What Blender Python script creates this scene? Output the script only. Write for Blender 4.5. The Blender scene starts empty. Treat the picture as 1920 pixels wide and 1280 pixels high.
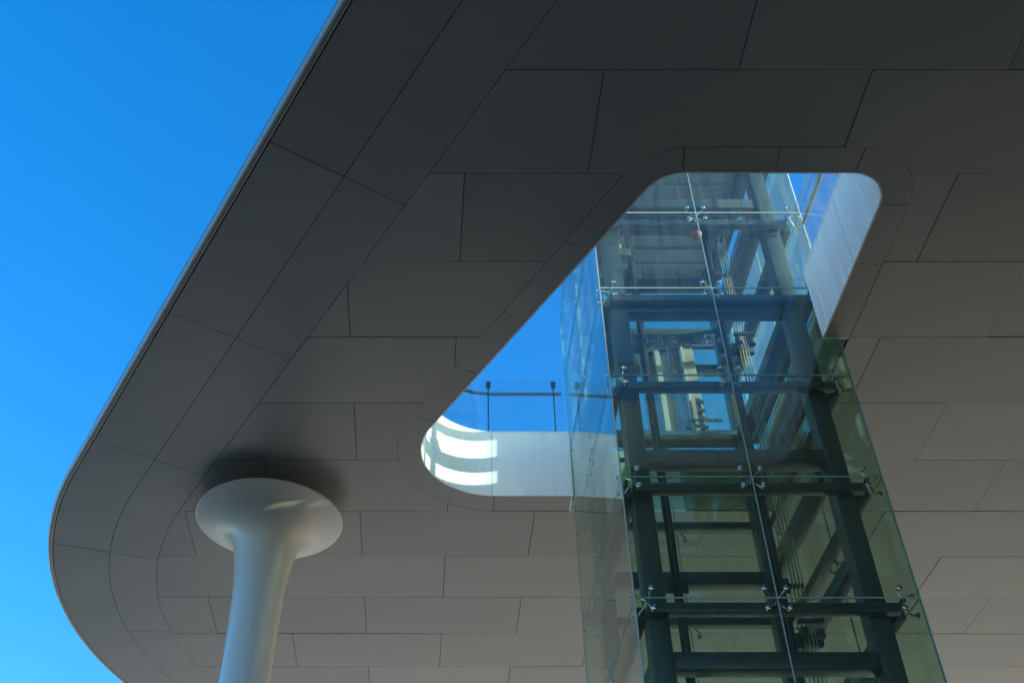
import bpy, bmesh, math, random
from mathutils import Vector, Matrix
from mathutils.geometry import delaunay_2d_cdt
random.seed(7)
R = math.radians
S = bpy.context.scene
C = S.collection

# ------------------------------------------------------------------ camera
EYE = 1.6                                   # eye height above the plaza
cam_d = bpy.data.cameras.new('camera')
cam = bpy.data.objects.new('camera', cam_d)
C.objects.link(cam)
cam.location = (0, 0, EYE)
cam.rotation_euler = (R(90 + 42.796), 0, 0)
cam_d.sensor_width = 36.0
cam_d.lens = 36.0 * 2010 / 1920
cam_d.shift_x = 65 / 1920
cam_d.clip_start = 0.05
cam_d.clip_end = 3000
S.camera = cam

# ------------------------------------------------------------------ sky, sun, exposure
SUN_EL, SUN_AZ = 11.9, -14.5                 # azimuth from +X towards +Y, degrees
to_sun = Vector((math.cos(R(SUN_EL)) * math.cos(R(SUN_AZ)), math.cos(R(SUN_EL)) * math.sin(R(SUN_AZ)), math.sin(R(SUN_EL))))
W = bpy.data.worlds.new('World')
S.world = W
W.use_nodes = True
nt = W.node_tree
sky = nt.nodes.new('ShaderNodeTexSky')
sky.sky_type = 'NISHITA'
sky.sun_disc = False
sky.sun_elevation = R(SUN_EL)
sky.sun_rotation = R(90 - SUN_AZ)
sky.air_density = 1.0
sky.dust_density = 1.3
sky.ozone_density = 3.0
hsv = nt.nodes.new('ShaderNodeHueSaturation')
hsv.inputs['Saturation'].default_value = 1.33
hsv.inputs['Hue'].default_value = 0.505
nt.links.new(sky.outputs[0], hsv.inputs['Color'])
bg = nt.nodes['Background']
nt.links.new(hsv.outputs[0], bg.inputs[0])
bg.inputs[1].default_value = 0.15
sun_d = bpy.data.lights.new('sun', 'SUN')
sun_d.energy = 5.0
sun_d.angle = R(0.53)
sun_d.color = (1.0, 0.95, 0.87)
sun = bpy.data.objects.new('sun', sun_d)
C.objects.link(sun)
sun.location = to_sun * 60
sun.rotation_euler = to_sun.to_track_quat('Z', 'Y').to_euler()
S.view_settings.view_transform = 'Standard'
S.view_settings.look = 'None'
S.view_settings.exposure = 1.8
S.view_settings.gamma = 1.0
S.view_settings.use_curve_mapping = False
S.render.engine = 'CYCLES'
S.cycles.use_denoising = True
S.cycles.max_bounces = 14
S.cycles.diffuse_bounces = 5
S.cycles.glossy_bounces = 6
S.cycles.transmission_bounces = 8
S.cycles.transparent_max_bounces = 40
S.cycles.sample_clamp_indirect = 6.0

# ------------------------------------------------------------------ materials
def nd(t, kind, **kw):
    n = t.nodes.new(kind)
    for k, v in kw.items():
        setattr(n, k, v)
    return n

def paint(name, col, rough=0.45, metal=0.0, var=0.06, scale=1.5, rvar=0.08, bump=0.0, bscale=30.0, obj_var=0.0, streak=None, spec=0.5, coat=0.0, detail=6, bdetail=4):
    m = bpy.data.materials.new(name)
    m.use_nodes = True
    t = m.node_tree
    b = t.nodes['Principled BSDF']
    b.inputs['Metallic'].default_value = metal
    b.inputs['Specular IOR Level'].default_value = spec
    b.inputs['Coat Weight'].default_value = coat
    tc = nd(t, 'ShaderNodeTexCoord')
    mp = nd(t, 'ShaderNodeMapping')
    if streak:
        mp.inputs['Scale'].default_value = streak
    t.links.new(tc.outputs['Object'], mp.inputs[0])
    nz = nd(t, 'ShaderNodeTexNoise')
    nz.inputs['Scale'].default_value = scale
    nz.inputs['Detail'].default_value = detail
    nz.inputs['Roughness'].default_value = 0.6
    t.links.new(mp.outputs[0], nz.inputs['Vector'])
    mr = nd(t, 'ShaderNodeMapRange')
    mr.inputs[1].default_value = 0.3
    mr.inputs[2].default_value = 0.7
    mr.inputs[3].default_value = 1 - var
    mr.inputs[4].default_value = 1 + var
    t.links.new(nz.outputs[0], mr.inputs[0])
    val = mr.outputs[0]
    if obj_var:
        oi = nd(t, 'ShaderNodeObjectInfo')
        m2 = nd(t, 'ShaderNodeMapRange')
        m2.inputs[3].default_value = 1 - obj_var
        m2.inputs[4].default_value = 1 + obj_var
        t.links.new(oi.outputs['Random'], m2.inputs[0])
        mu = nd(t, 'ShaderNodeMath', operation='MULTIPLY')
        t.links.new(val, mu.inputs[0])
        t.links.new(m2.outputs[0], mu.inputs[1])
        val = mu.outputs[0]
    sc = nd(t, 'ShaderNodeVectorMath', operation='SCALE')
    sc.inputs[0].default_value = col
    t.links.new(val, sc.inputs['Scale'])
    t.links.new(sc.outputs[0], b.inputs['Base Color'])
    m3 = nd(t, 'ShaderNodeMapRange')
    m3.inputs[1].default_value = 0.3
    m3.inputs[2].default_value = 0.7
    m3.inputs[3].default_value = max(0.02, rough - rvar)
    m3.inputs[4].default_value = rough + rvar
    t.links.new(nz.outputs[0], m3.inputs[0])
    t.links.new(m3.outputs[0], b.inputs['Roughness'])
    if bump:
        n2 = nd(t, 'ShaderNodeTexNoise')
        n2.inputs['Scale'].default_value = bscale
        n2.inputs['Detail'].default_value = bdetail
        t.links.new(tc.outputs['Object'], n2.inputs['Vector'])
        bp = nd(t, 'ShaderNodeBump')
        bp.inputs['Strength'].default_value = bump
        bp.inputs['Distance'].default_value = 0.01
        t.links.new(n2.outputs[0], bp.inputs['Height'])
        t.links.new(bp.outputs[0], b.inputs['Normal'])
    return m

def glass(name, tint, dust=0.03):
    """clear float glass sheet: tinted see-through, Fresnel mirror on each face, a film of dust in streaks"""
    m = bpy.data.materials.new(name)
    m.use_nodes = True
    t = m.node_tree
    t.nodes.remove(t.nodes['Principled BSDF'])
    out = t.nodes['Material Output']
    tr = nd(t, 'ShaderNodeBsdfTransparent')
    tr.inputs[0].default_value = (*tint, 1)
    gl = nd(t, 'ShaderNodeBsdfGlossy')
    gl.inputs['Roughness'].default_value = 0.0
    gl.inputs[0].default_value = (1, 1, 1, 1)
    wv = nd(t, 'ShaderNodeTexNoise')
    wv.inputs['Scale'].default_value = 1.4
    wv.inputs['Detail'].default_value = 1
    wc = nd(t, 'ShaderNodeTexCoord')
    t.links.new(wc.outputs['Object'], wv.inputs['Vector'])
    wb = nd(t, 'ShaderNodeBump')
    wb.inputs['Strength'].default_value = 0.25
    wb.inputs['Distance'].default_value = 0.01
    t.links.new(wv.outputs[0], wb.inputs['Height'])
    t.links.new(wb.outputs[0], gl.inputs['Normal'])
    lw = nd(t, 'ShaderNodeLayerWeight')
    lw.inputs['Blend'].default_value = 0.5
    pw = nd(t, 'ShaderNodeMath', operation='POWER')
    pw.inputs[1].default_value = 5.0
    t.links.new(lw.outputs['Facing'], pw.inputs[0])
    ma = nd(t, 'ShaderNodeMath', operation='MULTIPLY_ADD')
    ma.inputs[1].default_value = 0.95
    ma.inputs[2].default_value = 0.042
    t.links.new(pw.outputs[0], ma.inputs[0])
    mx = nd(t, 'ShaderNodeMixShader')
    t.links.new(ma.outputs[0], mx.inputs[0])
    t.links.new(tr.outputs[0], mx.inputs[1])
    t.links.new(gl.outputs[0], mx.inputs[2])
    df = nd(t, 'ShaderNodeBsdfDiffuse')
    df.inputs[0].default_value = (0.62, 0.66, 0.66, 1)
    tl = nd(t, 'ShaderNodeBsdfTranslucent')
    tl.inputs[0].default_value = (0.62, 0.66, 0.66, 1)
    dm = nd(t, 'ShaderNodeMixShader')
    t.links.new(df.outputs[0], dm.inputs[1])
    t.links.new(tl.outputs[0], dm.inputs[2])
    tc = nd(t, 'ShaderNodeTexCoord')
    mp = nd(t, 'ShaderNodeMapping')
    mp.inputs['Scale'].default_value = (9, 9, 0.7)
    t.links.new(tc.outputs['Object'], mp.inputs[0])
    nz = nd(t, 'ShaderNodeTexNoise')
    nz.inputs['Scale'].default_value = 1.6
    nz.inputs['Detail'].default_value = 7
    nz.inputs['Roughness'].default_value = 0.65
    t.links.new(mp.outputs[0], nz.inputs['Vector'])
    mr = nd(t, 'ShaderNodeMapRange')
    mr.inputs[1].default_value = 0.35
    mr.inputs[2].default_value = 0.75
    mr.inputs[3].default_value = dust * 0.25
    mr.inputs[4].default_value = dust * 2.2
    t.links.new(nz.outputs[0], mr.inputs[0])
    m2 = nd(t, 'ShaderNodeMixShader')
    t.links.new(mr.outputs[0], m2.inputs[0])
    t.links.new(mx.outputs[0], m2.inputs[1])
    t.links.new(dm.outputs[0], m2.inputs[2])
    t.links.new(m2.outputs[0], out.inputs[0])
    return m

M = {}
M['panel'] = paint('soffit_paint', (0.295, 0.297, 0.264), 0.34, var=0.04, scale=0.7, rvar=0.02, obj_var=0.06, spec=0.45, bump=0.22, bscale=0.9, detail=1.5, bdetail=0)
M['trim'] = paint('edge_trim_paint', (0.32, 0.31, 0.285), 0.36, var=0.10, scale=3.0)
M['fascia'] = paint('white_fascia_paint', (0.82, 0.83, 0.83), 0.28, var=0.03, scale=1.2, streak=(3, 3, 0.5))
M['void'] = paint('ceiling_void', (0.05, 0.048, 0.045), 0.9, var=0.2, spec=0.1)
M['light_block'] = paint('light_block_dark', (0.07, 0.07, 0.068), 0.5, var=0.25, scale=0.8)  # for the unseen wall added to block light from the right
M['deck'] = paint('deck_paving', (0.42, 0.41, 0.39), 0.8, var=0.15, scale=4.0, bump=0.2)
M['concrete'] = paint('raw_concrete', (0.40, 0.35, 0.26), 0.9, var=0.35, scale=5.0, bump=0.8, bscale=14)
M['column'] = paint('column_paint', (0.66, 0.63, 0.565), 0.26, var=0.02, scale=0.7, rvar=0.0)
M['steel'] = paint('shaft_steel_paint', (0.058, 0.066, 0.066), 0.33, var=0.12, scale=5.0, streak=(2, 2, 0.4))
M['dark'] = paint('dark_steel', (0.035, 0.037, 0.04), 0.5, var=0.25, scale=9.0)
M['stainless'] = paint('stainless_steel', (0.62, 0.62, 0.60), 0.22, metal=1.0, var=0.05, scale=6.0, streak=(1, 1, 0.1))
M['fitting'] = paint('fitting_steel', (0.50, 0.50, 0.50), 0.25, metal=1.0, var=0.08, scale=30)
M['sheet'] = paint('ribbed_sheet', (0.30, 0.33, 0.35), 0.5, var=0.12, scale=3.0, streak=(4, 0.5, 1))
M['wire'] = paint('wire_rope', (0.42, 0.34, 0.20), 0.4, metal=0.7, var=0.3, scale=60)
M['red'] = paint('red_paint', (0.30, 0.10, 0.07), 0.5, var=0.3, scale=20)
M['seal'] = paint('silicone_seal', (0.50, 0.55, 0.52), 0.5, var=0.25, scale=14, streak=(4, 4, 4))
M['rail'] = paint('handrail_steel', (0.16, 0.17, 0.17), 0.35, metal=0.6, var=0.1, scale=8)
M['cream'] = paint('cream_paint', (0.26, 0.26, 0.24), 0.5, var=0.15, scale=5)
M['glass'] = glass('shaft_glass', (0.845, 0.93, 0.862), 0.024)
M['bglass'] = glass('balustrade_glass', (0.90, 0.955, 0.955), 0.012)
M['gedge'] = paint('glass_edge', (0.16, 0.36, 0.30), 0.15, var=0.2, scale=10)

# ground: stone paving, joints from a brick pattern
def paving(name, c1_, c2_):
    g = bpy.data.materials.new(name)
    g.use_nodes = True
    t = g.node_tree
    b = t.nodes['Principled BSDF']
    tc = nd(t, 'ShaderNodeTexCoord')
    br = nd(t, 'ShaderNodeTexBrick')
    br.inputs['Scale'].default_value = 1.0
    br.inputs['Brick Width'].default_value = 1.2
    br.inputs['Row Height'].default_value = 0.6
    br.inputs['Mortar Size'].default_value = 0.006
    br.inputs['Color1'].default_value = (*c1_, 1)
    br.inputs['Color2'].default_value = (*c2_, 1)
    br.inputs['Mortar'].default_value = (0.04, 0.04, 0.04, 1)
    t.links.new(tc.outputs['Object'], br.inputs['Vector'])
    t.links.new(br.outputs['Color'], b.inputs['Base Color'])
    b.inputs['Roughness'].default_value = 0.75
    return g
M['plaza'] = paving('plaza_stone', (0.50, 0.42, 0.31), (0.56, 0.47, 0.35))
M['dark_ground'] = paint('bounce_cut_ground', (0.036, 0.032, 0.028), 0.9, var=0.2, scale=2.0, bump=0.3, bscale=80)  # near ground made dark to cut the bounce onto the soffit

# ------------------------------------------------------------------ helpers
class MB:
    def __init__(s):
        s.v = []; s.f = []; s.mi = []
    def add(s, vs, fs, mi=0):
        o = len(s.v)
        s.v += [tuple(p) for p in vs]
        s.f += [tuple(i + o for i in q) for q in fs]
        s.mi += [mi] * len(fs)
    def box(s, lo, hi, mi=0, bev=0.0):
        (x0, y0, z0), (x1, y1, z1) = lo, hi
        if bev <= 0:
            s.add([(x0, y0, z0), (x1, y0, z0), (x1, y1, z0), (x0, y1, z0), (x0, y0, z1), (x1, y0, z1), (x1, y1, z1), (x0, y1, z1)],
                  [(0, 3, 2, 1), (4, 5, 6, 7), (0, 1, 5, 4), (1, 2, 6, 5), (2, 3, 7, 6), (3, 0, 4, 7)], mi)
            return
        bm = bmesh.new()
        bmesh.ops.create_cube(bm, size=1)
        for q in bm.verts:
            q.co = Vector(((x0 + x1) / 2 + q.co.x * (x1 - x0), (y0 + y1) / 2 + q.co.y * (y1 - y0), (z0 + z1) / 2 + q.co.z * (z1 - z0)))
        bmesh.ops.bevel(bm, geom=bm.edges[:], offset=bev, segments=2, affect='EDGES', profile=0.5)
        bm.verts.index_update()
        s.add([q.co[:] for q in bm.verts], [[q.index for q in f.verts] for f in bm.faces], mi)
        bm.free()
    def tube(s, a, b, r, n=8, mi=0, r2=None):
        a = Vector(a); b = Vector(b)
        d = (b - a).normalized()
        u = d.orthogonal().normalized(); w = d.cross(u)
        r2 = r if r2 is None else r2
        vs = []
        for c, rr in ((a, r), (b, r2)):
            for i in range(n):
                an = 2 * math.pi * i / n
                vs.append(c + u * math.cos(an) * rr + w * math.sin(an) * rr)
        fs = [(i, (i + 1) % n, n + (i + 1) % n, n + i) for i in range(n)]
        fs += [tuple(range(n - 1, -1, -1)), tuple(range(n, 2 * n))]
        s.add(vs, fs, mi)
    def lathe(s, prof, n=48, c=(0, 0), mi=0, cap=False):
        k = len(prof)
        vs = [(c[0] + r * math.cos(2 * math.pi * i / n), c[1] + r * math.sin(2 * math.pi * i / n), z) for i in range(n) for r, z in prof]
        fs = [(i * k + j, ((i + 1) % n) * k + j, ((i + 1) % n) * k + j + 1, i * k + j + 1) for i in range(n) for j in range(k - 1)]
        if cap:
            fs.append(tuple(i * k for i in range(n))); fs.append(tuple(i * k + k - 1 for i in reversed(range(n))))
        s.add(vs, fs, mi)
    def mesh(s, name, mats, fn=None, smooth=False):
        me = bpy.data.meshes.new(name)
        me.from_pydata([fn(p) for p in s.v] if fn else s.v, [], s.f)
        for m in (mats if isinstance(mats, (list, tuple)) else [mats]):
            me.materials.append(M[m])
        me.polygons.foreach_set('material_index', s.mi)
        bm = bmesh.new(); bm.from_mesh(me)
        bmesh.ops.recalc_face_normals(bm, faces=bm.faces[:])
        bm.to_mesh(me); bm.free()
        if smooth:
            me.polygons.foreach_set('use_smooth', [True] * len(me.polygons))
            try:
                me.set_sharp_from_angle(angle=R(35))
            except Exception:
                pass
        me.update()
        return me
    def build(s, name, mats, parent=None, fn=None, smooth=False):
        return link(name, s.mesh(name, mats, fn, smooth), parent)

def link(name, me, parent=None, loc=None):
    o = bpy.data.objects.new(name, me)
    C.objects.link(o)
    if loc is not None:
        o.location = loc
    if parent is not None:
        o.parent = parent
        o.matrix_parent_inverse = parent_inv(parent)
    return o

def parent_inv(p):
    m = Matrix.Translation(p.location)
    q = p.parent
    while q is not None:
        m = Matrix.Translation(q.location) @ m if False else m
        q = q.parent
    return m.inverted()

def thing(name, label, cat, loc, group=None):
    o = bpy.data.objects.new(name, None)
    C.objects.link(o)
    o.location = loc
    o.empty_display_size = 0.3
    o['label'] = label
    o['category'] = cat
    if group:
        o['group'] = group
    return o

def offset_path(verts, radii, step):
    """polyline with filleted corners, evenly sampled: list of (Vector2 point, Vector2 left normal, arc length)"""
    pts = []
    n = len(verts)
    for i, v in enumerate(verts):
        v = Vector(v)
        if 0 < i < n - 1 and radii[i] > 0:
            a = (Vector(verts[i - 1]) - v).normalized(); c = (Vector(verts[i + 1]) - v).normalized()
            half = a.angle(c) / 2
            tl = radii[i] / math.tan(half)
            ctr = v + (a + c).normalized() * (radii[i] / math.sin(half))
            p0 = v + a * tl; p1 = v + c * tl
            a0 = math.atan2(*(p0 - ctr).yx); a1 = math.atan2(*(p1 - ctr).yx)
            d = (a1 - a0 + math.pi) % (2 * math.pi) - math.pi
            k = max(4, int(abs(d) * radii[i] / (step * 0.5)))
            for j in range(k + 1):
                an = a0 + d * j / k
                pts.append(ctr + Vector((math.cos(an), math.sin(an))) * radii[i])
        else:
            pts.append(v)
    dense = [pts[0]]
    for p in pts[1:]:
        q = dense[-1]
        L = (p - q).length
        if L < 1e-6:
            continue
        k = max(1, int(math.ceil(L / step)))
        for j in range(1, k + 1):
            dense.append(q + (p - q) * j / k)
    out = []
    s = 0.0
    for i, p in enumerate(dense):
        a = dense[max(0, i - 1)]; c = dense[min(len(dense) - 1, i + 1)]
        tg = (c - a).normalized()
        if i:
            s += (p - dense[i - 1]).length
        out.append((p, Vector((-tg.y, tg.x)), s))
    return out

def sample(path, s):
    if s <= path[0][2]:
        return path[0][0], path[0][1]
    for i in range(1, len(path)):
        if path[i][2] >= s:
            p0, n0, s0 = path[i - 1]; p1, n1, s1 = path[i]
            k = (s - s0) / max(1e-9, s1 - s0)
            return p0.lerp(p1, k), n0.lerp(n1, k).normalized()
    return path[-1][0], path[-1][1]

def sub_path(path, s0, s1):
    o = [(*sample(path, s0), s0)]
    o += [q for q in path if s0 + 1e-4 < q[2] < s1 - 1e-4]
    o.append((*sample(path, s1), s1))
    return o

def arc_at(path, x, y):
    return min(path, key=lambda q: (q[0] - Vector((x, y))).length)[2]

def sweep(sub, prof, closed=True):
    """prof: (offset along the normal, z) points; offset may be a function of arc length"""
    k = len(prof)
    vs = []
    for p, n, s in sub:
        for o, z in prof:
            oo = o(s) if callable(o) else o
            q = p + n * oo
            vs.append((q.x, q.y, z))
    fs = []
    m = len(sub)
    for i in range(m - 1):
        for j in range(k if closed else k - 1):
            a = i * k + j; b2 = i * k + (j + 1) % k
            fs.append((a, b2, b2 + k, a + k))
    if closed:
        fs.append(tuple(range(k))); fs.append(tuple((m - 1) * k + j for j in reversed(range(k))))
    return vs, fs

def inside(p, poly):
    x, y = p
    r = False
    j = len(poly) - 1
    for i in range(len(poly)):
        xi, yi = poly[i]; xj, yj = poly[j]
        if (yi > y) != (yj > y) and x < (xj - xi) * (y - yi) / (yj - yi) + xi:
            r = not r
        j = i
    return r

def region_tris(loops, keep):
    vs = []; es = []
    for lp in loops:
        o = len(vs)
        vs += [Vector(p) for p in lp]
        es += [(o + i, o + (i + 1) % len(lp)) for i in range(len(lp))]
    r = delaunay_2d_cdt(vs, es, [], 0, 1e-5)
    V, F = r[0], r[2]
    tris = []
    for f in F:
        c = sum((V[i] for i in f), Vector((0, 0))) / len(f)
        if keep((c.x, c.y)):
            tris.append(tuple(f))
    used = sorted({i for f in tris for i in f})
    mp = {u: k for k, u in enumerate(used)}
    return [tuple(V[u]) for u in used], [tuple(mp[i] for i in f) for f in tris]

def slab(V, F, z0, z1):
    """prism over triangles"""
    n = len(V)
    vs = [(x, y, z0) for x, y in V] + [(x, y, z1) for x, y in V]
    fs = [tuple(reversed(f)) for f in F] + [tuple(i + n for i in f) for f in F]
    ed = {}
    for f in F:
        for i in range(len(f)):
            a, b2 = f[i], f[(i + 1) % len(f)]
            ed[(min(a, b2), max(a, b2))] = ed.get((min(a, b2), max(a, b2)), 0) + 1
    for (a, b2), c in ed.items():
        if c == 1:
            fs.append((a, b2, b2 + n, a + n))
    return vs, fs

# ------------------------------------------------------------------ levels (metres above the plaza) and plan lines
H = 8.533 + EYE            # underside of the canopy
TOP = H + 1.09             # top of the roof deck
SK = -0.049                # the grid's second axis leans a little
ROW0, ROW = 5.540, 1.2005
COL0, COL = 1.168, 2.475

# outer edge of the canopy, walking from behind the camera to the far side; left normal points out, so inward is negative
EDGE_DIR = Vector((-0.5282, 0.8491))
e0 = Vector((-5.073, 11.083))
far_dir = Vector((math.cos(R(9)), math.sin(R(9))))
def line_x(p, d, q, e):
    k = ((q - p).x * e.y - (q - p).y * e.x) / (d.x * e.y - d.y * e.x)
    return p + d * k
arc_c = Vector((1.15, 15.9))
far_p = arc_c + Vector((-far_dir.y, far_dir.x)) * 7.8
corner = line_x(e0, EDGE_DIR, far_p, far_dir)
start = e0 - EDGE_DIR * 36
end = far_p + far_dir * 34
edge = offset_path([tuple(start), tuple(corner), tuple(end)], [0, 7.8, 0], 0.14)
INW = -1.0

# rim of the roof opening, walking from the lift's back corner round to its front corner; left normal points into the opening
HV = [(1.333, 12.35), (-1.495, 12.35), (1.849, 6.738), (4.150, 6.738), (4.030, 9.150)]
hole = offset_path(HV, [0, 1.0, 0.42, 0.38, 0], 0.06)
def _chk():
    p, n, s = hole[3]
    return n.y
HS = -1.0 if _chk() < 0 else 1.0           # sign that leads away from the opening, into the canopy
S_ARC = arc_at(hole, 0.265, 12.35)
def hb(s):                                   # width of the border strip
    k = min(1.0, max(0.0, (s - S_ARC) / 1.2))
    k = k * k * (3 - 2 * k)
    return 0.387 + (0.32 - 0.387) * k

def off_pts(path, o):
    return [tuple(p + n * (o(s) if callable(o) else o)) for p, n, s in path]
hole_loop_body = off_pts(hole, 0.032 * HS) + [(4.38, 9.118), (4.20, 12.78), (1.285, 12.78), (1.300, 12.382)]
border_outer = off_pts(hole, lambda s: hb(s) * HS)
cut_loop = border_outer + [(4.352, 9.146), (4.345, 9.146), (4.172, 12.741), (1.31, 12.741)]
CW = end.x
outer_loop = [tuple(p) for p, n, s in edge] + [(end.x + 4, end.y), (end.x + 4, start.y), ]
body_loop = off_pts(edge, 0.16 * INW) + [(end.x + 3.8, end.y - .2), (end.x + 3.8, start.y + .2)]
field_loop = off_pts(edge, 1.604 * INW) + [(end.x + 3.7, end.y - 1.7), (end.x + 3.7, start.y + .3)]

# ------------------------------------------------------------------ ground
gm = MB()
gm.add([(-600, -600, 0), (600, -600, 0), (600, 600, 0), (-600, 600, 0)], [(0, 1, 2, 3)])
go = gm.build('plaza_ground', 'plaza')
go['kind'] = 'structure'
gm = MB()
gm.add([(-400, -400, 0.004), (300, -400, 0.004), (300, 16.5, 0.004), (-400, 16.5, 0.004)], [(0, 1, 2, 3)])
go = gm.build('added_dark_ground', 'dark_ground')  # added out of view: dark sheet that dims the soffit near the camera
go['kind'] = 'structure'

# ------------------------------------------------------------------ canopy
can = thing('roof_canopy', 'large curved roof canopy with grey panelled underside and a rounded opening', 'canopy', (6, 10, H))
V, F = region_tris([body_loop, hole_loop_body], lambda p: inside(p, body_loop) and not inside(p, hole_loop_body))
vs, fs = slab(V, F, H + 0.045, TOP - 0.05)
mb = MB(); mb.add(vs, fs)
mb.build('canopy_body', 'void', can)
V2, F2 = region_tris([off_pts(edge, 0.55 * INW) + [(end.x + 3.4, end.y - .5), (end.x + 3.4, start.y + .5)], hole_loop_body],
                     lambda p: inside(p, body_loop) and not inside(p, hole_loop_body))
vs, fs = slab(V2, F2, TOP - 0.048, TOP - 0.008)
mb = MB(); mb.add(vs, fs)
mb.build('roof_deck', 'deck', can)

# unseen dark wall, added to block low sun and ground bounce from the right
m = MB(); m.box((8.2, -6.0, -0.02), (40.0, 7.2, H + 0.04)); m.box((16.0, -17.5, -0.02), (40.0, -6.02, H + 0.04)); m.build('light_block_wall', 'light_block', can)

# straight-row panels
GAP = 0.004
rest = MB()
TH = 0.025
cells = []
def cell_quad(k, j):
    y0 = ROW0 + k * ROW; y1 = y0 + ROW
    base = COL0 + (0 if k % 2 == 0 else -COL / 2) + j * COL
    x = lambda u, y: u + SK * (y - ROW0)
    y0 += GAP; y1 -= GAP
    return [(x(base + GAP, y0), y0), (x(base + COL - GAP, y0), y0), (x(base + COL - GAP, y1), y1), (x(base + GAP, y1), y1)]
def near(loop, q):
    x0 = min(p[0] for p in q) - .01; x1 = max(p[0] for p in q) + .01; y0 = min(p[1] for p in q) - .01; y1 = max(p[1] for p in q) + .01
    for i in range(len(loop)):
        a = loop[i - 1]; c = loop[i]
        if max(a[0], c[0]) >= x0 and min(a[0], c[0]) <= x1 and max(a[1], c[1]) >= y0 and min(a[1], c[1]) <= y1:
            return True
    return False
def tri_area(V, F):
    return sum(abs((V[f[1]][0] - V[f[0]][0]) * (V[f[2]][1] - V[f[0]][1]) - (V[f[2]][0] - V[f[0]][0]) * (V[f[1]][1] - V[f[0]][1])) / 2 for f in F)
def components(V, F):
    par = list(range(len(V)))
    def find(a):
        while par[a] != a:
            par[a] = par[par[a]]; a = par[a]
        return a
    for f in F:
        for i in f[1:]:
            par[find(i)] = find(f[0])
    groups = {}
    for f in F:
        groups.setdefault(find(f[0]), []).append(f)
    for fs in groups.values():
        used = sorted({i for f in fs for i in f}); mp = {u: k for k, u in enumerate(used)}
        yield [V[u] for u in used], [tuple(mp[i] for i in f) for f in fs]

def place_panel(V, F, name='soffit_panel'):
    cx = sum(v[0] for v in V) / len(V); cy = sum(v[1] for v in V) / len(V)
    seen = 3.6 < cy < 20.5 and cx < 1.2 + 0.62 * cy and cx < 11
    dz = random.uniform(-0.003, 0.003); tx = random.uniform(-1, 1) * 0.0026; ty = random.uniform(-1, 1) * 0.0030
    vs, fs = slab(V, F, 0, TH)
    vs = [(x - cx, y - cy, z + dz + (x - cx) * tx + (y - cy) * ty) for x, y, z in vs]
    if seen:
        m = MB(); m.add(vs, fs)
        o = link(name, m.mesh(name, 'panel'), None)
        o.location = (cx, cy, H)
        o.parent = can
        o.matrix_parent_inverse = Matrix.Translation(can.location).inverted()
    else:
        rest.add([(x + cx, y + cy, z + H) for x, y, z in vs], fs)

for k in range(-26, 22):
    for j in range(-6, 17):
        q = cell_quad(k, j)
        loops = [q]
        c = (sum(p[0] for p in q) / 4, sum(p[1] for p in q) / 4)
        na, nb = near(field_loop, q), near(cut_loop, q)
        if not na and not nb:
            if inside(c, field_loop) and not inside(c, cut_loop):
                place_panel(q, [(0, 1, 2, 3)])
            continue
        V, F = region_tris([q] + ([field_loop] if na else []) + ([cut_loop] if nb else []),
                           lambda p: inside(p, q) and inside(p, field_loop) and not inside(p, cut_loop))
        for V3, F3 in components(V, F):
            if tri_area(V3, F3) > 0.006:
                place_panel(V3, F3)

# two bands of panels that follow the outer edge, and the rounded edge trim outside them
s_ref = arc_at(edge, -2.07, 6.346)
n0 = -12
while s_ref + n0 * 2.8 < 1:
    n0 += 1
k = n0
while s_ref + (k + 1) * 2.8 < edge[-1][2]:
    a, c = s_ref + k * 2.8 + 0.004, s_ref + (k + 1) * 2.8 - 0.004
    sub = sub_path(edge, a, c)
    mid = sample(edge, (a + c) / 2)[0]
    vis = 2.5 < mid.y < 21 and mid.x < 2
    for o0, o1 in ((0.092, 0.8965), (0.9035, 1.598)):
        vs, fs = sweep(sub, [(o0 * INW, H), (o1 * INW, H), (o1 * INW, H + TH), (o0 * INW, H + TH)])
        if vis:
            ctr = sample(edge, (a + c) / 2)
            p = ctr[0] + ctr[1] * INW * (o0 + o1) / 2
            dz = random.uniform(-0.002, 0.002)
            m = MB(); m.add([(x - p.x, y - p.y, z - H + dz) for x, y, z in vs], fs)
            o = link('soffit_panel', m.mesh('soffit_panel', 'panel'))
            o.location = (p.x, p.y, H); o.parent = can
            o.matrix_parent_inverse = Matrix.Translation(can.location).inverted()
        else:
            rest.add(vs, fs)
    pr = [(0.078, H + 0.06), (0.078, H + 0.002), (0.066, H - 0.007), (0.040, H - 0.006), (0.018, H + 0.006), (0.005, H + 0.030), (0.0, H + 0.07), (0.004, H + 0.12), (0.06, H + 0.45), (0.20, H + 0.85), (0.52, TOP), (0.56, TOP), (0.24, H + 0.8)]
    vs, fs = sweep(sub, [(o * INW, z) for o, z in pr])
    m = MB(); m.add(vs, fs)
    m.build('edge_trim', 'trim', can, smooth=True)
    k += 1
ro = rest.build('soffit_panel_field', 'panel', can)
ro['kind'] = 'stuff'

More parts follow.
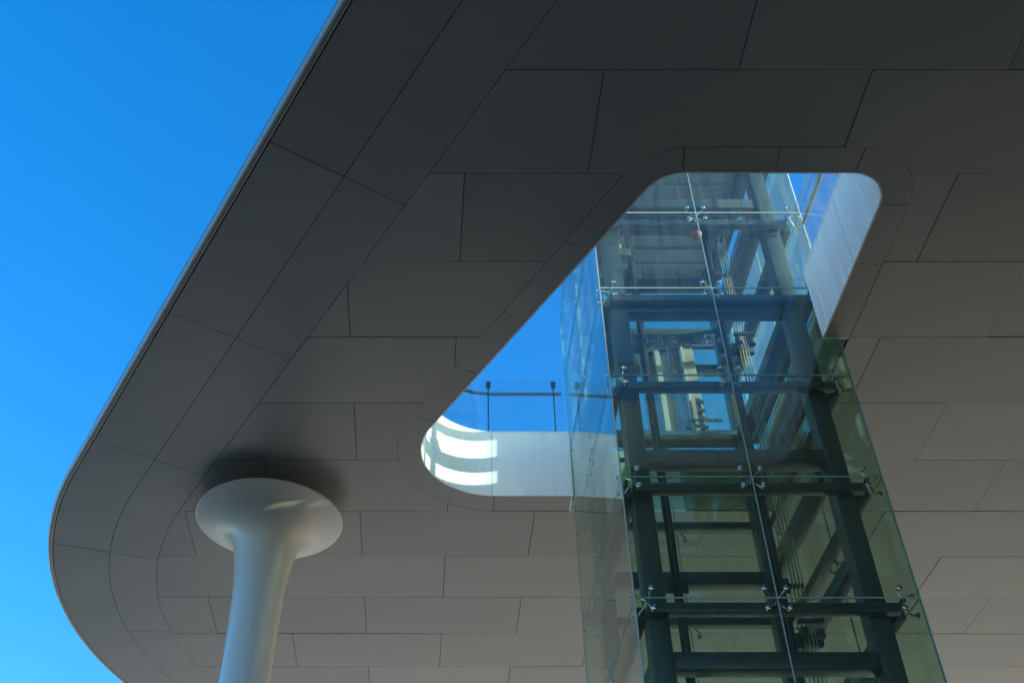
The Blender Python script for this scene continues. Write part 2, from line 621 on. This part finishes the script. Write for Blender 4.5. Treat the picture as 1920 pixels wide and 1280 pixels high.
# border strip round the opening
cuts = [0.0, arc_at(hole, 0.22, 12.35), arc_at(hole, -0.55, 10.72), arc_at(hole, 0.0, 9.79), arc_at(hole, 0.56, 8.87), arc_at(hole, 1.21, 7.80),
        arc_at(hole, 2.07, 6.738), arc_at(hole, 2.967, 6.738), arc_at(hole, 3.79, 6.738), arc_at(hole, 4.125, 7.14), arc_at(hole, 4.09, 7.945), hole[-1][2]]
cuts = sorted(cuts)
for a, c in zip(cuts, cuts[1:]):
    sub = sub_path(hole, a + 0.003, c - 0.003)
    vs, fs = sweep(sub, [(0.024 * HS, H), (lambda s: (hb(s) - 0.0035) * HS, H), (lambda s: (hb(s) - 0.0035) * HS, H + TH), (0.024 * HS, H + TH)])
    dz = random.uniform(-0.0015, 0.0015)
    m = MB(); m.add([(x, y, z + dz) for x, y, z in vs], fs)
    m.build('border_panel', 'panel', can)
# upright lining of the opening
fc = sorted([0.0, arc_at(hole, 0.20, 12.35), arc_at(hole, -0.62, 11.86), arc_at(hole, -0.3, 10.34), arc_at(hole, 0.8, 8.49), arc_at(hole, 2.3, 6.738), arc_at(hole, 3.7, 6.738), arc_at(hole, 4.09, 7.945), hole[-1][2]])
for a, c in zip(fc, fc[1:]):
    sub = sub_path(hole, a + 0.003, c - 0.003)
    vs, fs = sweep(sub, [(0.0, H - 0.004), (0.020 * HS, H - 0.004), (0.020 * HS, TOP), (0.0, TOP)])
    m = MB(); m.add(vs, fs)
    m.build('fascia_panel', 'fascia', can, smooth=True)
    vs, fs = sweep(sub, [(-0.006 * HS, TOP + 0.003), (0.14 * HS, TOP + 0.003), (0.14 * HS, TOP + 0.023), (-0.006 * HS, TOP + 0.023)])
    m = MB(); m.add(vs, fs)
    m.build('coping', 'fascia', can)
# raw slab edges beside and behind the lift
def wall_strip(a, c, th, z0, z1, name, mat):
    a = Vector(a); c = Vector(c); d = (c - a).normalized(); n = Vector((d.y, -d.x)) * th
    m = MB()
    m.add([(*a, z0), (*c, z0), (*(c + n), z0), (*(a + n), z0), (*a, z1), (*c, z1), (*(c + n), z1), (*(a + n), z1)],
          [(0, 3, 2, 1), (4, 5, 6, 7), (0, 1, 5, 4), (1, 2, 6, 5), (2, 3, 7, 6), (3, 0, 4, 7)])
    return m.build(name, mat, can)
wall_strip((4.335, 9.16), (4.168, 12.72), -0.03, H + 0.03, TOP - 0.06, 'slab_edge', 'concrete')
wall_strip((4.160, 12.738), (2.95, 12.738), -0.03, H + 0.03, TOP - 0.06, 'slab_edge', 'concrete')
wall_strip((2.94, 12.738), (1.32, 12.738), -0.03, H - 0.002, TOP - 0.06, 'lining_panel', 'fascia')
wall_strip((1.325, 12.36), (1.313, 12.735), -0.02, H - 0.002, TOP - 0.004, 'lining_panel', 'fascia')
wall_strip((4.04, 9.152), (4.33, 9.152), -0.02, H - 0.002, TOP - 0.004, 'lining_panel', 'fascia')

# ------------------------------------------------------------------ glass balustrade round the opening
bal = thing('glass_balustrade', 'frameless glass balustrade with steel handrail around the roof opening', 'balustrade', (0.2, 12.45, TOP))
bs = [0.05]
end_s = hole[-1][2] - 0.05
nb_ = 12
first = arc_at(hole, 0.30, 12.35)
stops = [0.05, 0.27 + 0.0] 
xs = [1.12 - hole[0][0].x]
posts_s = [arc_at(hole, 1.155, 12.35), arc_at(hole, 0.17, 12.35)]
sp = posts_s[-1]
while sp + 1.25 < end_s:
    sp += 1.25
    posts_s.append(sp)
pane_cuts = [0.02] + posts_s[1:] + [end_s]
for a, c in zip(pane_cuts, pane_cuts[1:]):
    sub = sub_path(hole, a + 0.006, c - 0.006)
    vs, fs = sweep(sub, [(0.050 * HS, TOP + 0.03), (0.062 * HS, TOP + 0.03), (0.062 * HS, TOP + 1.08), (0.050 * HS, TOP + 1.08)])
    m = MB(); m.add(vs, fs)
    m.build('glass_pane', 'bglass', bal, smooth=True)
for s_ in posts_s:
    p, n = sample(hole, s_)
    q = p + n * 0.12 * HS
    m = MB()
    m.tube((q.x, q.y, TOP + 0.024), (q.x, q.y, TOP + 0.96), 0.011, 10)
    o = m.build('post', 'dark', bal, smooth=True)
    m = MB()
    q2 = p + n * 0.10 * HS
    m.box((q2.x - 0.035, q2.y - 0.035, TOP + 0.955), (q2.x + 0.035, q2.y + 0.035, TOP + 1.04), bev=0.004)
    m.build('clamp', 'dark', o)
sub = [q for i, q in enumerate(hole) if 0.05 < q[2] < end_s]
ring = []
for i in range(10):
    an = 2 * math.pi * i / 10
    ring.append(((0.17 + 0.027 * math.cos(an)) * HS, TOP + 0.875 + 0.027 * math.sin(an)))
vs, fs = sweep(sub, ring)
m = MB(); m.add(vs, fs)
m.build('handrail', 'rail', bal, smooth=True)

# ------------------------------------------------------------------ trumpet column
cc = (-2.87, 12.55)
col = thing('support_column', 'smooth white round column with trumpet head under the canopy', 'column', (cc[0], cc[1], 0))
zz = lambda r: r + EYE
prof = [(0.345, 0.0), (0.335, 1.2), (0.318, 3.5), (0.306, zz(4.6)), (0.304, zz(5.4)), (0.308, zz(6.0)), (0.314, zz(6.5)), (0.326, zz(6.95)), (0.348, zz(7.3)), (0.374, zz(7.52)),
        (0.412, zz(7.72)), (0.455, zz(7.86)), (0.515, zz(7.975)), (0.60, zz(8.065)), (0.71, zz(8.135)), (0.83, zz(8.185)), (0.945, zz(8.222)), (0.992, zz(8.235)), (1.004, zz(8.245)), (1.002, zz(8.255)), (0.98, zz(8.262)), (0.42, zz(8.30))]
def smooth_prof(pr, n=4):
    out = []
    for i in range(len(pr) - 1):
        p0 = pr[max(0, i - 1)]; p1 = pr[i]; p2 = pr[i + 1]; p3 = pr[min(len(pr) - 1, i + 2)]
        for k in range(n):
            t_ = k / n
            if i >= 16 or i < 1:
                out.append((p1[0] + (p2[0] - p1[0]) * t_, p1[1] + (p2[1] - p1[1]) * t_)); continue
            v = []
            for d in (0, 1):
                m1 = (p2[d] - p0[d]) / 2; m2 = (p3[d] - p1[d]) / 2
                v.append((2 * t_**3 - 3 * t_**2 + 1) * p1[d] + (t_**3 - 2 * t_**2 + t_) * m1 + (-2 * t_**3 + 3 * t_**2) * p2[d] + (t_**3 - t_**2) * m2)
            out.append(tuple(v))
    return out + [pr[-1]]
m = MB(); m.lathe(smooth_prof(prof), 96, cc)
m.build('column_body', 'column', col, smooth=True)
m = MB(); m.lathe([(0.42, zz(8.31)), (0.42, H + 0.004)], 48, cc, cap=True)
m.build('head_collar', 'dark', col, smooth=True)

# ------------------------------------------------------------------ glass lift shaft
OX, OY = 1.497, 9.19
LW, LD = 2.75, 3.30
def E(p):                                     # shaft axes to world
    return (OX + p[0] + SK * p[1], OY + p[1], p[2] + EYE)
lift = thing('elevator_shaft', 'glass elevator shaft with dark steel frame rising through the roof opening', 'elevator', E((LW / 2, LD / 2, -EYE)))
def part(mb, name, mats, parent=None, smooth=False):
    return mb.build(name, mats, parent or lift, E, smooth)
GL = [0.0 - EYE + 0.02, -0.49, 0.94, 2.353, 3.763, 5.175, 6.587, 7.995, 9.408, 10.82, 12.235]
joints = GL[1:]
TK = 0.016
gapz = 0.006
def pane(lo, hi):
    m = MB(); m.box(lo, hi, 0)
    # narrow faces show the green of the glass
    for i, f in enumerate(m.f):
        vs = [m.v[j] for j in f]
        d = [max(v[k] for v in vs) - min(v[k] for v in vs) for k in range(3)]
        big = sorted(d)[1]
        if big < 0.05:
            m.mi[i] = 1
    return part(m, 'glass_pane', ['glass', 'gedge'])
c1 = 0.012
for z0, z1 in zip(GL, GL[1:]):
    z0 += gapz; z1 -= gapz
    half = LW / 2
    for a, b2 in ((c1, half - gapz), (half + gapz, LW - c1)):
        pane((a, 0, z0), (b2, TK, z1))
        pane((a, LD - TK, z0), (b2, LD, z1))
    hd = LD / 2
    for a, b2 in ((0.018, hd - gapz), (hd + gapz, LD - 0.018)):
        pane((0, a, z0), (TK, b2, z1))
        pane((LW - TK, a, z0), (LW, b2, z1))
# silicone joints
for z in joints:
    m = MB(); m.box((0.014, 0.003, z - 0.0058), (LW - 0.014, 0.013, z + 0.0058)); part(m, 'silicone_joint', 'seal')
    m = MB(); m.box((0.014, LD - 0.013, z - 0.0058), (LW - 0.014, LD - 0.003, z + 0.0058)); part(m, 'silicone_joint', 'seal')
    for u in (0.003, LW - 0.013):
        m = MB(); m.box((u, 0.02, z - 0.0058), (u + 0.010, LD - 0.02, z + 0.0058)); part(m, 'silicone_joint', 'seal')
zt, zb = GL[-1], GL[0]
for u, v in ((LW / 2, 0.008), (LW / 2, LD - 0.008), (0.0055, 0.0085), (LW - 0.0055, 0.0085), (0.0055, LD - 0.0085), (LW - 0.0055, LD - 0.0085), (0.008, LD / 2), (LW - 0.008, LD / 2)):
    m = MB(); m.box((u - 0.0052, v - 0.0052, zb), (u + 0.0052, v + 0.0052, zt)); part(m, 'silicone_joint', 'seal')

# steel frame
PU = (0.27, 2.42); PV = (0.36, LD - 0.36); PW = 0.105
for u in PU:
    for v in PV:
        m = MB(); m.box((u - PW, v - PW, -EYE), (u + PW, v + PW, 12.33), bev=0.012)
        part(m, 'post', 'steel', smooth=True)
BZ = [-1.0, 1.4, 2.9 - 0.6, 4.665, 7.06, 9.35, 11.33, 12.45]
BH = 0.09
for z in BZ:
    for v in PV:
        m = MB(); m.box((PU[0] + PW + .001, v - BH, z - BH), (PU[1] - PW - .001, v + BH, z + BH), bev=0.010); part(m, 'beam', 'steel', smooth=True)
    for u in PU:
        m = MB(); m.box((u - BH, PV[0] + PW + .001, z - BH), (u + BH, PV[1] - PW - .001, z + BH), bev=0.010); part(m, 'beam', 'steel', smooth=True)
for z in (5.85, 8.20, 10.36):
    m = MB(); m.box((PU[1] - 0.075, PV[0] + PW + .001, z - 0.075), (PU[1] + 0.075, PV[1] - PW - .001, z + 0.075), bev=0.010); part(m, 'beam', 'steel', smooth=True)
# lighter rails behind every glass joint, carrying the spider fittings
TR = 0.052
for z in joints[1:]:
    zt_ = z - 0.02
    for v, w in ((0.20, PV[0]), (LD - 0.20, PV[1])):
        m = MB()
        m.box((0.14, v - TR, zt_ - TR), (LW - 0.14, v + TR, zt_ + TR), bev=0.008)
        rail = part(m, 'cross_rail', 'steel', smooth=True)
        for u in PU:
            m = MB(); a, b2 = sorted((v + (TR if w > v else -TR), w - (PW if w > v else -PW)))
            m.box((u - 0.04, a, zt_ - 0.04), (u + 0.04, b2, zt_ + 0.04)); part(m, 'bracket', 'steel', rail)
    for u in (0.14 - 0.02, LW - 0.12):
        m = MB(); m.box((u - 0.05, 0.26, zt_ - 0.065), (u + 0.05, LD - 0.26, zt_ + 0.065), bev=0.008)
        part(m, 'cross_rail', 'steel', smooth=True)

# spider fittings: hub, four arms, four buttons outside the glass
def spider_meshes(kind):
    """axis: outward = -Y; spans X and Z about the joint; corner kinds put two arms on the side pane"""
    parts = []
    hub = MB()
    hub.tube((0, 0.16, -0.02), (0, 0.075, 0), 0.020, 10)
    hub.tube((0, 0.095, 0), (0, 0.060, 0), 0.030, 12)
    parts.append(('hub', hub))
    if kind == 'flat':
        ends = [((sx * 0.105, 0.0, sz * 0.105), (0, -1, 0)) for sx in (-1, 1) for sz in (-1, 1)]
    else:
        sgn = -1 if kind == 'left' else 1        # the corner lies to that side
        ends = []
        for sz in (-1, 1):
            ends.append(((-sgn * 0.03, 0.0, sz * 0.105), (0, -1, 0)))
            ends.append(((sgn * 0.15, 0.16, sz * 0.105), (sgn, 0, 0)))
    return parts, ends
spider_cache = {}
def spider(kind, base, rot):
    """rot maps local (x out along face, y into shaft) into shaft axes"""
    def T(p):
        x, y, z = p
        return (base[0] + rot[0][0] * x + rot[0][1] * y, base[1] + rot[1][0] * x + rot[1][1] * y, base[2] + z)
    hubs, ends = spider_meshes(kind)
    key = (kind, tuple(rot[0]), tuple(rot[1]))
    # mesh data is built once per kind and direction, about the origin, in world-parallel axes
    if key not in spider_cache:
        def L(p):
            w = (rot[0][0] * p[0] + rot[0][1] * p[1], rot[1][0] * p[0] + rot[1][1] * p[1], p[2])
            return (w[0] + SK * w[1], w[1], w[2])
        hm = hubs[0][1].mesh('hub', 'fitting', L, True)
        arms, btns = [], []
        for e, d in ends:
            e = Vector(e); d = Vector(d)
            am = MB()
            inner = e - d * 0.060
            am.tube((0, 0.078, 0), inner, 0.011, 8, r2=0.009)
            am.tube(inner, e - d * 0.018, 0.009, 8)
            am.tube(e - d * 0.026, e - d * 0.0175, 0.020, 10)
            arms.append(am.mesh('arm', 'fitting', L, True))
            bt = MB()
            bt.tube(e + d * 0.0015, e + d * 0.009, 0.029, 14, r2=0.026)
            bt.tube(e + d * 0.009, e + d * 0.013, 0.026, 14, r2=0.015)
            btns.append(bt.mesh('button', 'fitting', L, True))
        spider_cache[key] = (hm, arms, btns)
    hm, arms, btns = spider_cache[key]
    w = Vector(E(base))
    inv = Matrix.Translation(lift.location).inverted()
    h = bpy.data.objects.new('spider_fitting', hm); C.objects.link(h)
    h.location = w; h.parent = lift; h.matrix_parent_inverse = inv
    for nm, lst in (('arm', arms), ('button', btns)):
        for me in lst:
            o = bpy.data.objects.new(nm, me); C.objects.link(o)
            o.parent = h
FR = ((1, 0), (0, 1)); BK = ((-1, 0), (0, -1)); LF = ((0, 1), (-1, 0)); RT = ((0, -1), (1, 0))
for z in joints[3:]:
    spider('flat', (LW / 2, 0.0, z), FR)
    spider('flat', (LW / 2, LD, z), BK)
    spider('flat', (0.0, LD / 2, z), LF)
    spider('flat', (LW, LD / 2, z), RT)
    spider('left', (0.15, 0.0, z), FR)
    spider('right', (LW - 0.15, 0.0, z), FR)
    spider('right', (0.15, LD, z), BK)
    spider('left', (LW - 0.15, LD, z), BK)

# shaft roof: ribbed sheet, with a gap along its right side
m = MB(); m.box((0.05, 0.05, 12.60), (2.50, LD - 0.05, 12.68)); rf = part(m, 'shaft_roof', 'sheet')
for i in range(9):
    v = 0.35 + i * 0.32
    m = MB(); m.box((0.32, v - 0.03, 12.56), (2.38, v + 0.03, 12.599)); part(m, 'rib', 'sheet', rf)
m = MB(); m.box((2.69, 0.05, 12.56), (2.745, LD - 0.05, 12.68)); part(m, 'roof_edge', 'steel')
m = MB(); m.box((0.2, 1.55, 12.30), (2.40, 1.73, 12.555), bev=0.01); part(m, 'beam', 'steel', smooth=True)

# guide rails
def guide_rail(u, v, mir):
    m = MB()
    m.box((u - 0.05, v - 0.012, -EYE), (u + 0.05, v + 0.012, 12.3))
    m.box((u - 0.012, v - 0.075, -EYE), (u + 0.012, v - 0.0125, 12.3))
    g_ = part(m, 'guide_rail', 'dark')
    for z in (4.4, 6.27, 8.05, 9.95, 11.4):
        m = MB()
        m.box((u - 0.13, v + 0.013, z - 0.09), (u + 0.13, v + 0.05, z + 0.09), bev=0.004)
        m.box((u - 0.10, v - 0.05, z - 0.07), (u - 0.052, v + 0.012, z + 0.07))
        a, b2 = (PU[0] + PW, u - 0.1) if mir < 0 else (u + 0.1, PU[1] - PW)
        m.box((a, v + 0.02, z - 0.03), (b2, v + 0.045, z + 0.03))
        br_ = part(m, 'bracket', 'dark', g_)
        for zz_ in (-0.045, 0, 0.045):
            for uu in (-0.02, 0.02):
                m = MB(); m.tube((u + uu, v - 0.0125, z + 0.6 + zz_), (u + uu, v - 0.022, z + 0.6 + zz_), 0.009, 8)
                part(m, 'bolt', 'fitting', g_, True)
    return g_
guide_rail(0.86, 1.66, -1)
guide_rail(2.02, 1.66, 1)
# suspension ropes and their rollers
for i in range(7):
    u = 2.115 + i * 0.022; v = 1.50 + (i % 2) * 0.03
    m = MB(); m.tube((u, v, 3.0), (u - 0.004 * i, v, 11.9), 0.0055, 6)
    part(m, 'rope', 'wire', smooth=True)
for z in (9.78, 5.5):
    m = MB()
    m.tube((2.09, 1.40, z), (2.09, 1.40, z + 0.09), 0.05, 14); m.tube((2.28, 1.44, z), (2.28, 1.44, z + 0.09), 0.05, 14)
    m.box((2.05, 1.55, z - 0.03), (2.34, 1.63, z + 0.12), bev=0.006)
    m.tube((2.06, 1.44, z + 0.2), (2.34, 1.44, z + 0.2), 0.03, 12)
    part(m, 'rope_guide', 'dark', smooth=True)
for i in range(6):
    u = 2.115 + i * 0.026
    m = MB(); m.tube((u, 1.50, 11.2 + (i % 3) * 0.12), (u, 1.50, 11.75 + (i % 3) * 0.12), 0.016, 8)
    m.tube((u, 1.50, 11.75 + (i % 3) * 0.12), (u, 1.50, 11.9 + (i % 3) * 0.12), 0.022, 8, r2=0.006)
    part(m, 'rope_socket', 'stainless', smooth=True)
m = MB(); m.box((2.04, 1.38, 12.1), (2.34, 1.62, 12.3), bev=0.01); part(m, 'rope_hitch', 'dark', smooth=True)
m = MB(); m.tube((1.78, 1.3, 12.3), (1.78, 1.3, 11.93), 0.008, 8); m.lathe([(0.02, 11.93), (0.07, 11.90), (0.085, 11.84), (0.06, 11.79), (0.01, 11.77)], 14, (1.78, 1.3)); part(m, 'hoist_hook', 'red', smooth=True)
# bracket box on the left rail head
m = MB(); m.box((0.50, 1.58, 11.72), (0.86, 1.74, 11.86), bev=0.006); m.box((0.62, 1.60, 11.861), (0.74, 1.70, 12.3)); part(m, 'rail_bracket', 'cream')

# landing door on the roof deck
DV = LD - 0.50
m = MB()
m.box((1.00, DV - 0.02, 11.02), (2.26, DV + 0.10, 11.16), bev=0.004)
m.box((0.98, DV - 0.07, 11.165), (2.28, DV + 0.10, 11.19))
hd_ = part(m, 'door_header', 'stainless')
m = MB(); m.box((1.06, DV - 0.05, 10.99), (2.24, DV - 0.021, 11.03)); m.box((1.16, DV - 0.06, 10.90), (1.60, DV - 0.021, 10.975), bev=0.003); part(m, 'header_track', 'fitting', hd_)
m = MB(); m.box((0.72, DV - 0.09, 10.86), (1.10, DV + 0.02, 11.00), bev=0.005); part(m, 'header_box', 'cream', hd_)
for u in (1.20, 1.42, 1.62, 2.10):
    m = MB(); m.tube((u, DV - 0.021, 11.09), (u, DV - 0.06, 11.09), 0.042, 16); m.tube((u, DV - 0.06, 11.09), (u, DV - 0.07, 11.09), 0.02, 10)
    part(m, 'hanger_roller', 'fitting', hd_, True)
for u0, u1, dv, mt in ((1.08, 1.30, 0.03, 'stainless'), (1.30, 1.38, -0.03, 'sheet'), (1.38, 1.52, 0.03, 'sheet'), (1.52, 1.57, -0.03, 'stainless'), (1.57, 1.70, 0.03, 'stainless'), (1.70, 1.74, -0.03, 'sheet'), (1.74, 1.90, 0.0, 'cream')):
    m = MB(); m.box((u0 + .002, DV + dv, 9.36), (u1 - .002, DV + dv + 0.05, 10.98), bev=0.004)
    part(m, 'door_panel', mt)
m = MB(); m.box((0.95, DV - 0.06, 9.27), (2.30, DV + 0.16, 9.34), bev=0.004); part(m, 'door_sill', 'stainless')
m = MB(); m.box((1.78, DV - 0.08, 9.28), (1.85, DV - 0.04, 9.92)); m.box((1.62, DV - 0.075, 9.50), (2.12, DV - 0.05, 9.54))
for zz_ in (9.34, 9.5, 9.64, 9.8):
    m.box((1.80, DV - 0.1, zz_), (1.89, DV - 0.08, zz_ + 0.06))
part(m, 'door_lock', 'fitting')
m = MB(); m.box((0.90, DV - 0.1, 10.45), (1.04, DV + 0.02, 10.75), bev=0.004); m.box((0.88, DV - 0.06, 9.35), (0.94, DV, 10.45)); part(m, 'door_motor', 'dark')

# ------------------------------------------------------------------ check that parents are in place
bpy.context.view_layer.update()
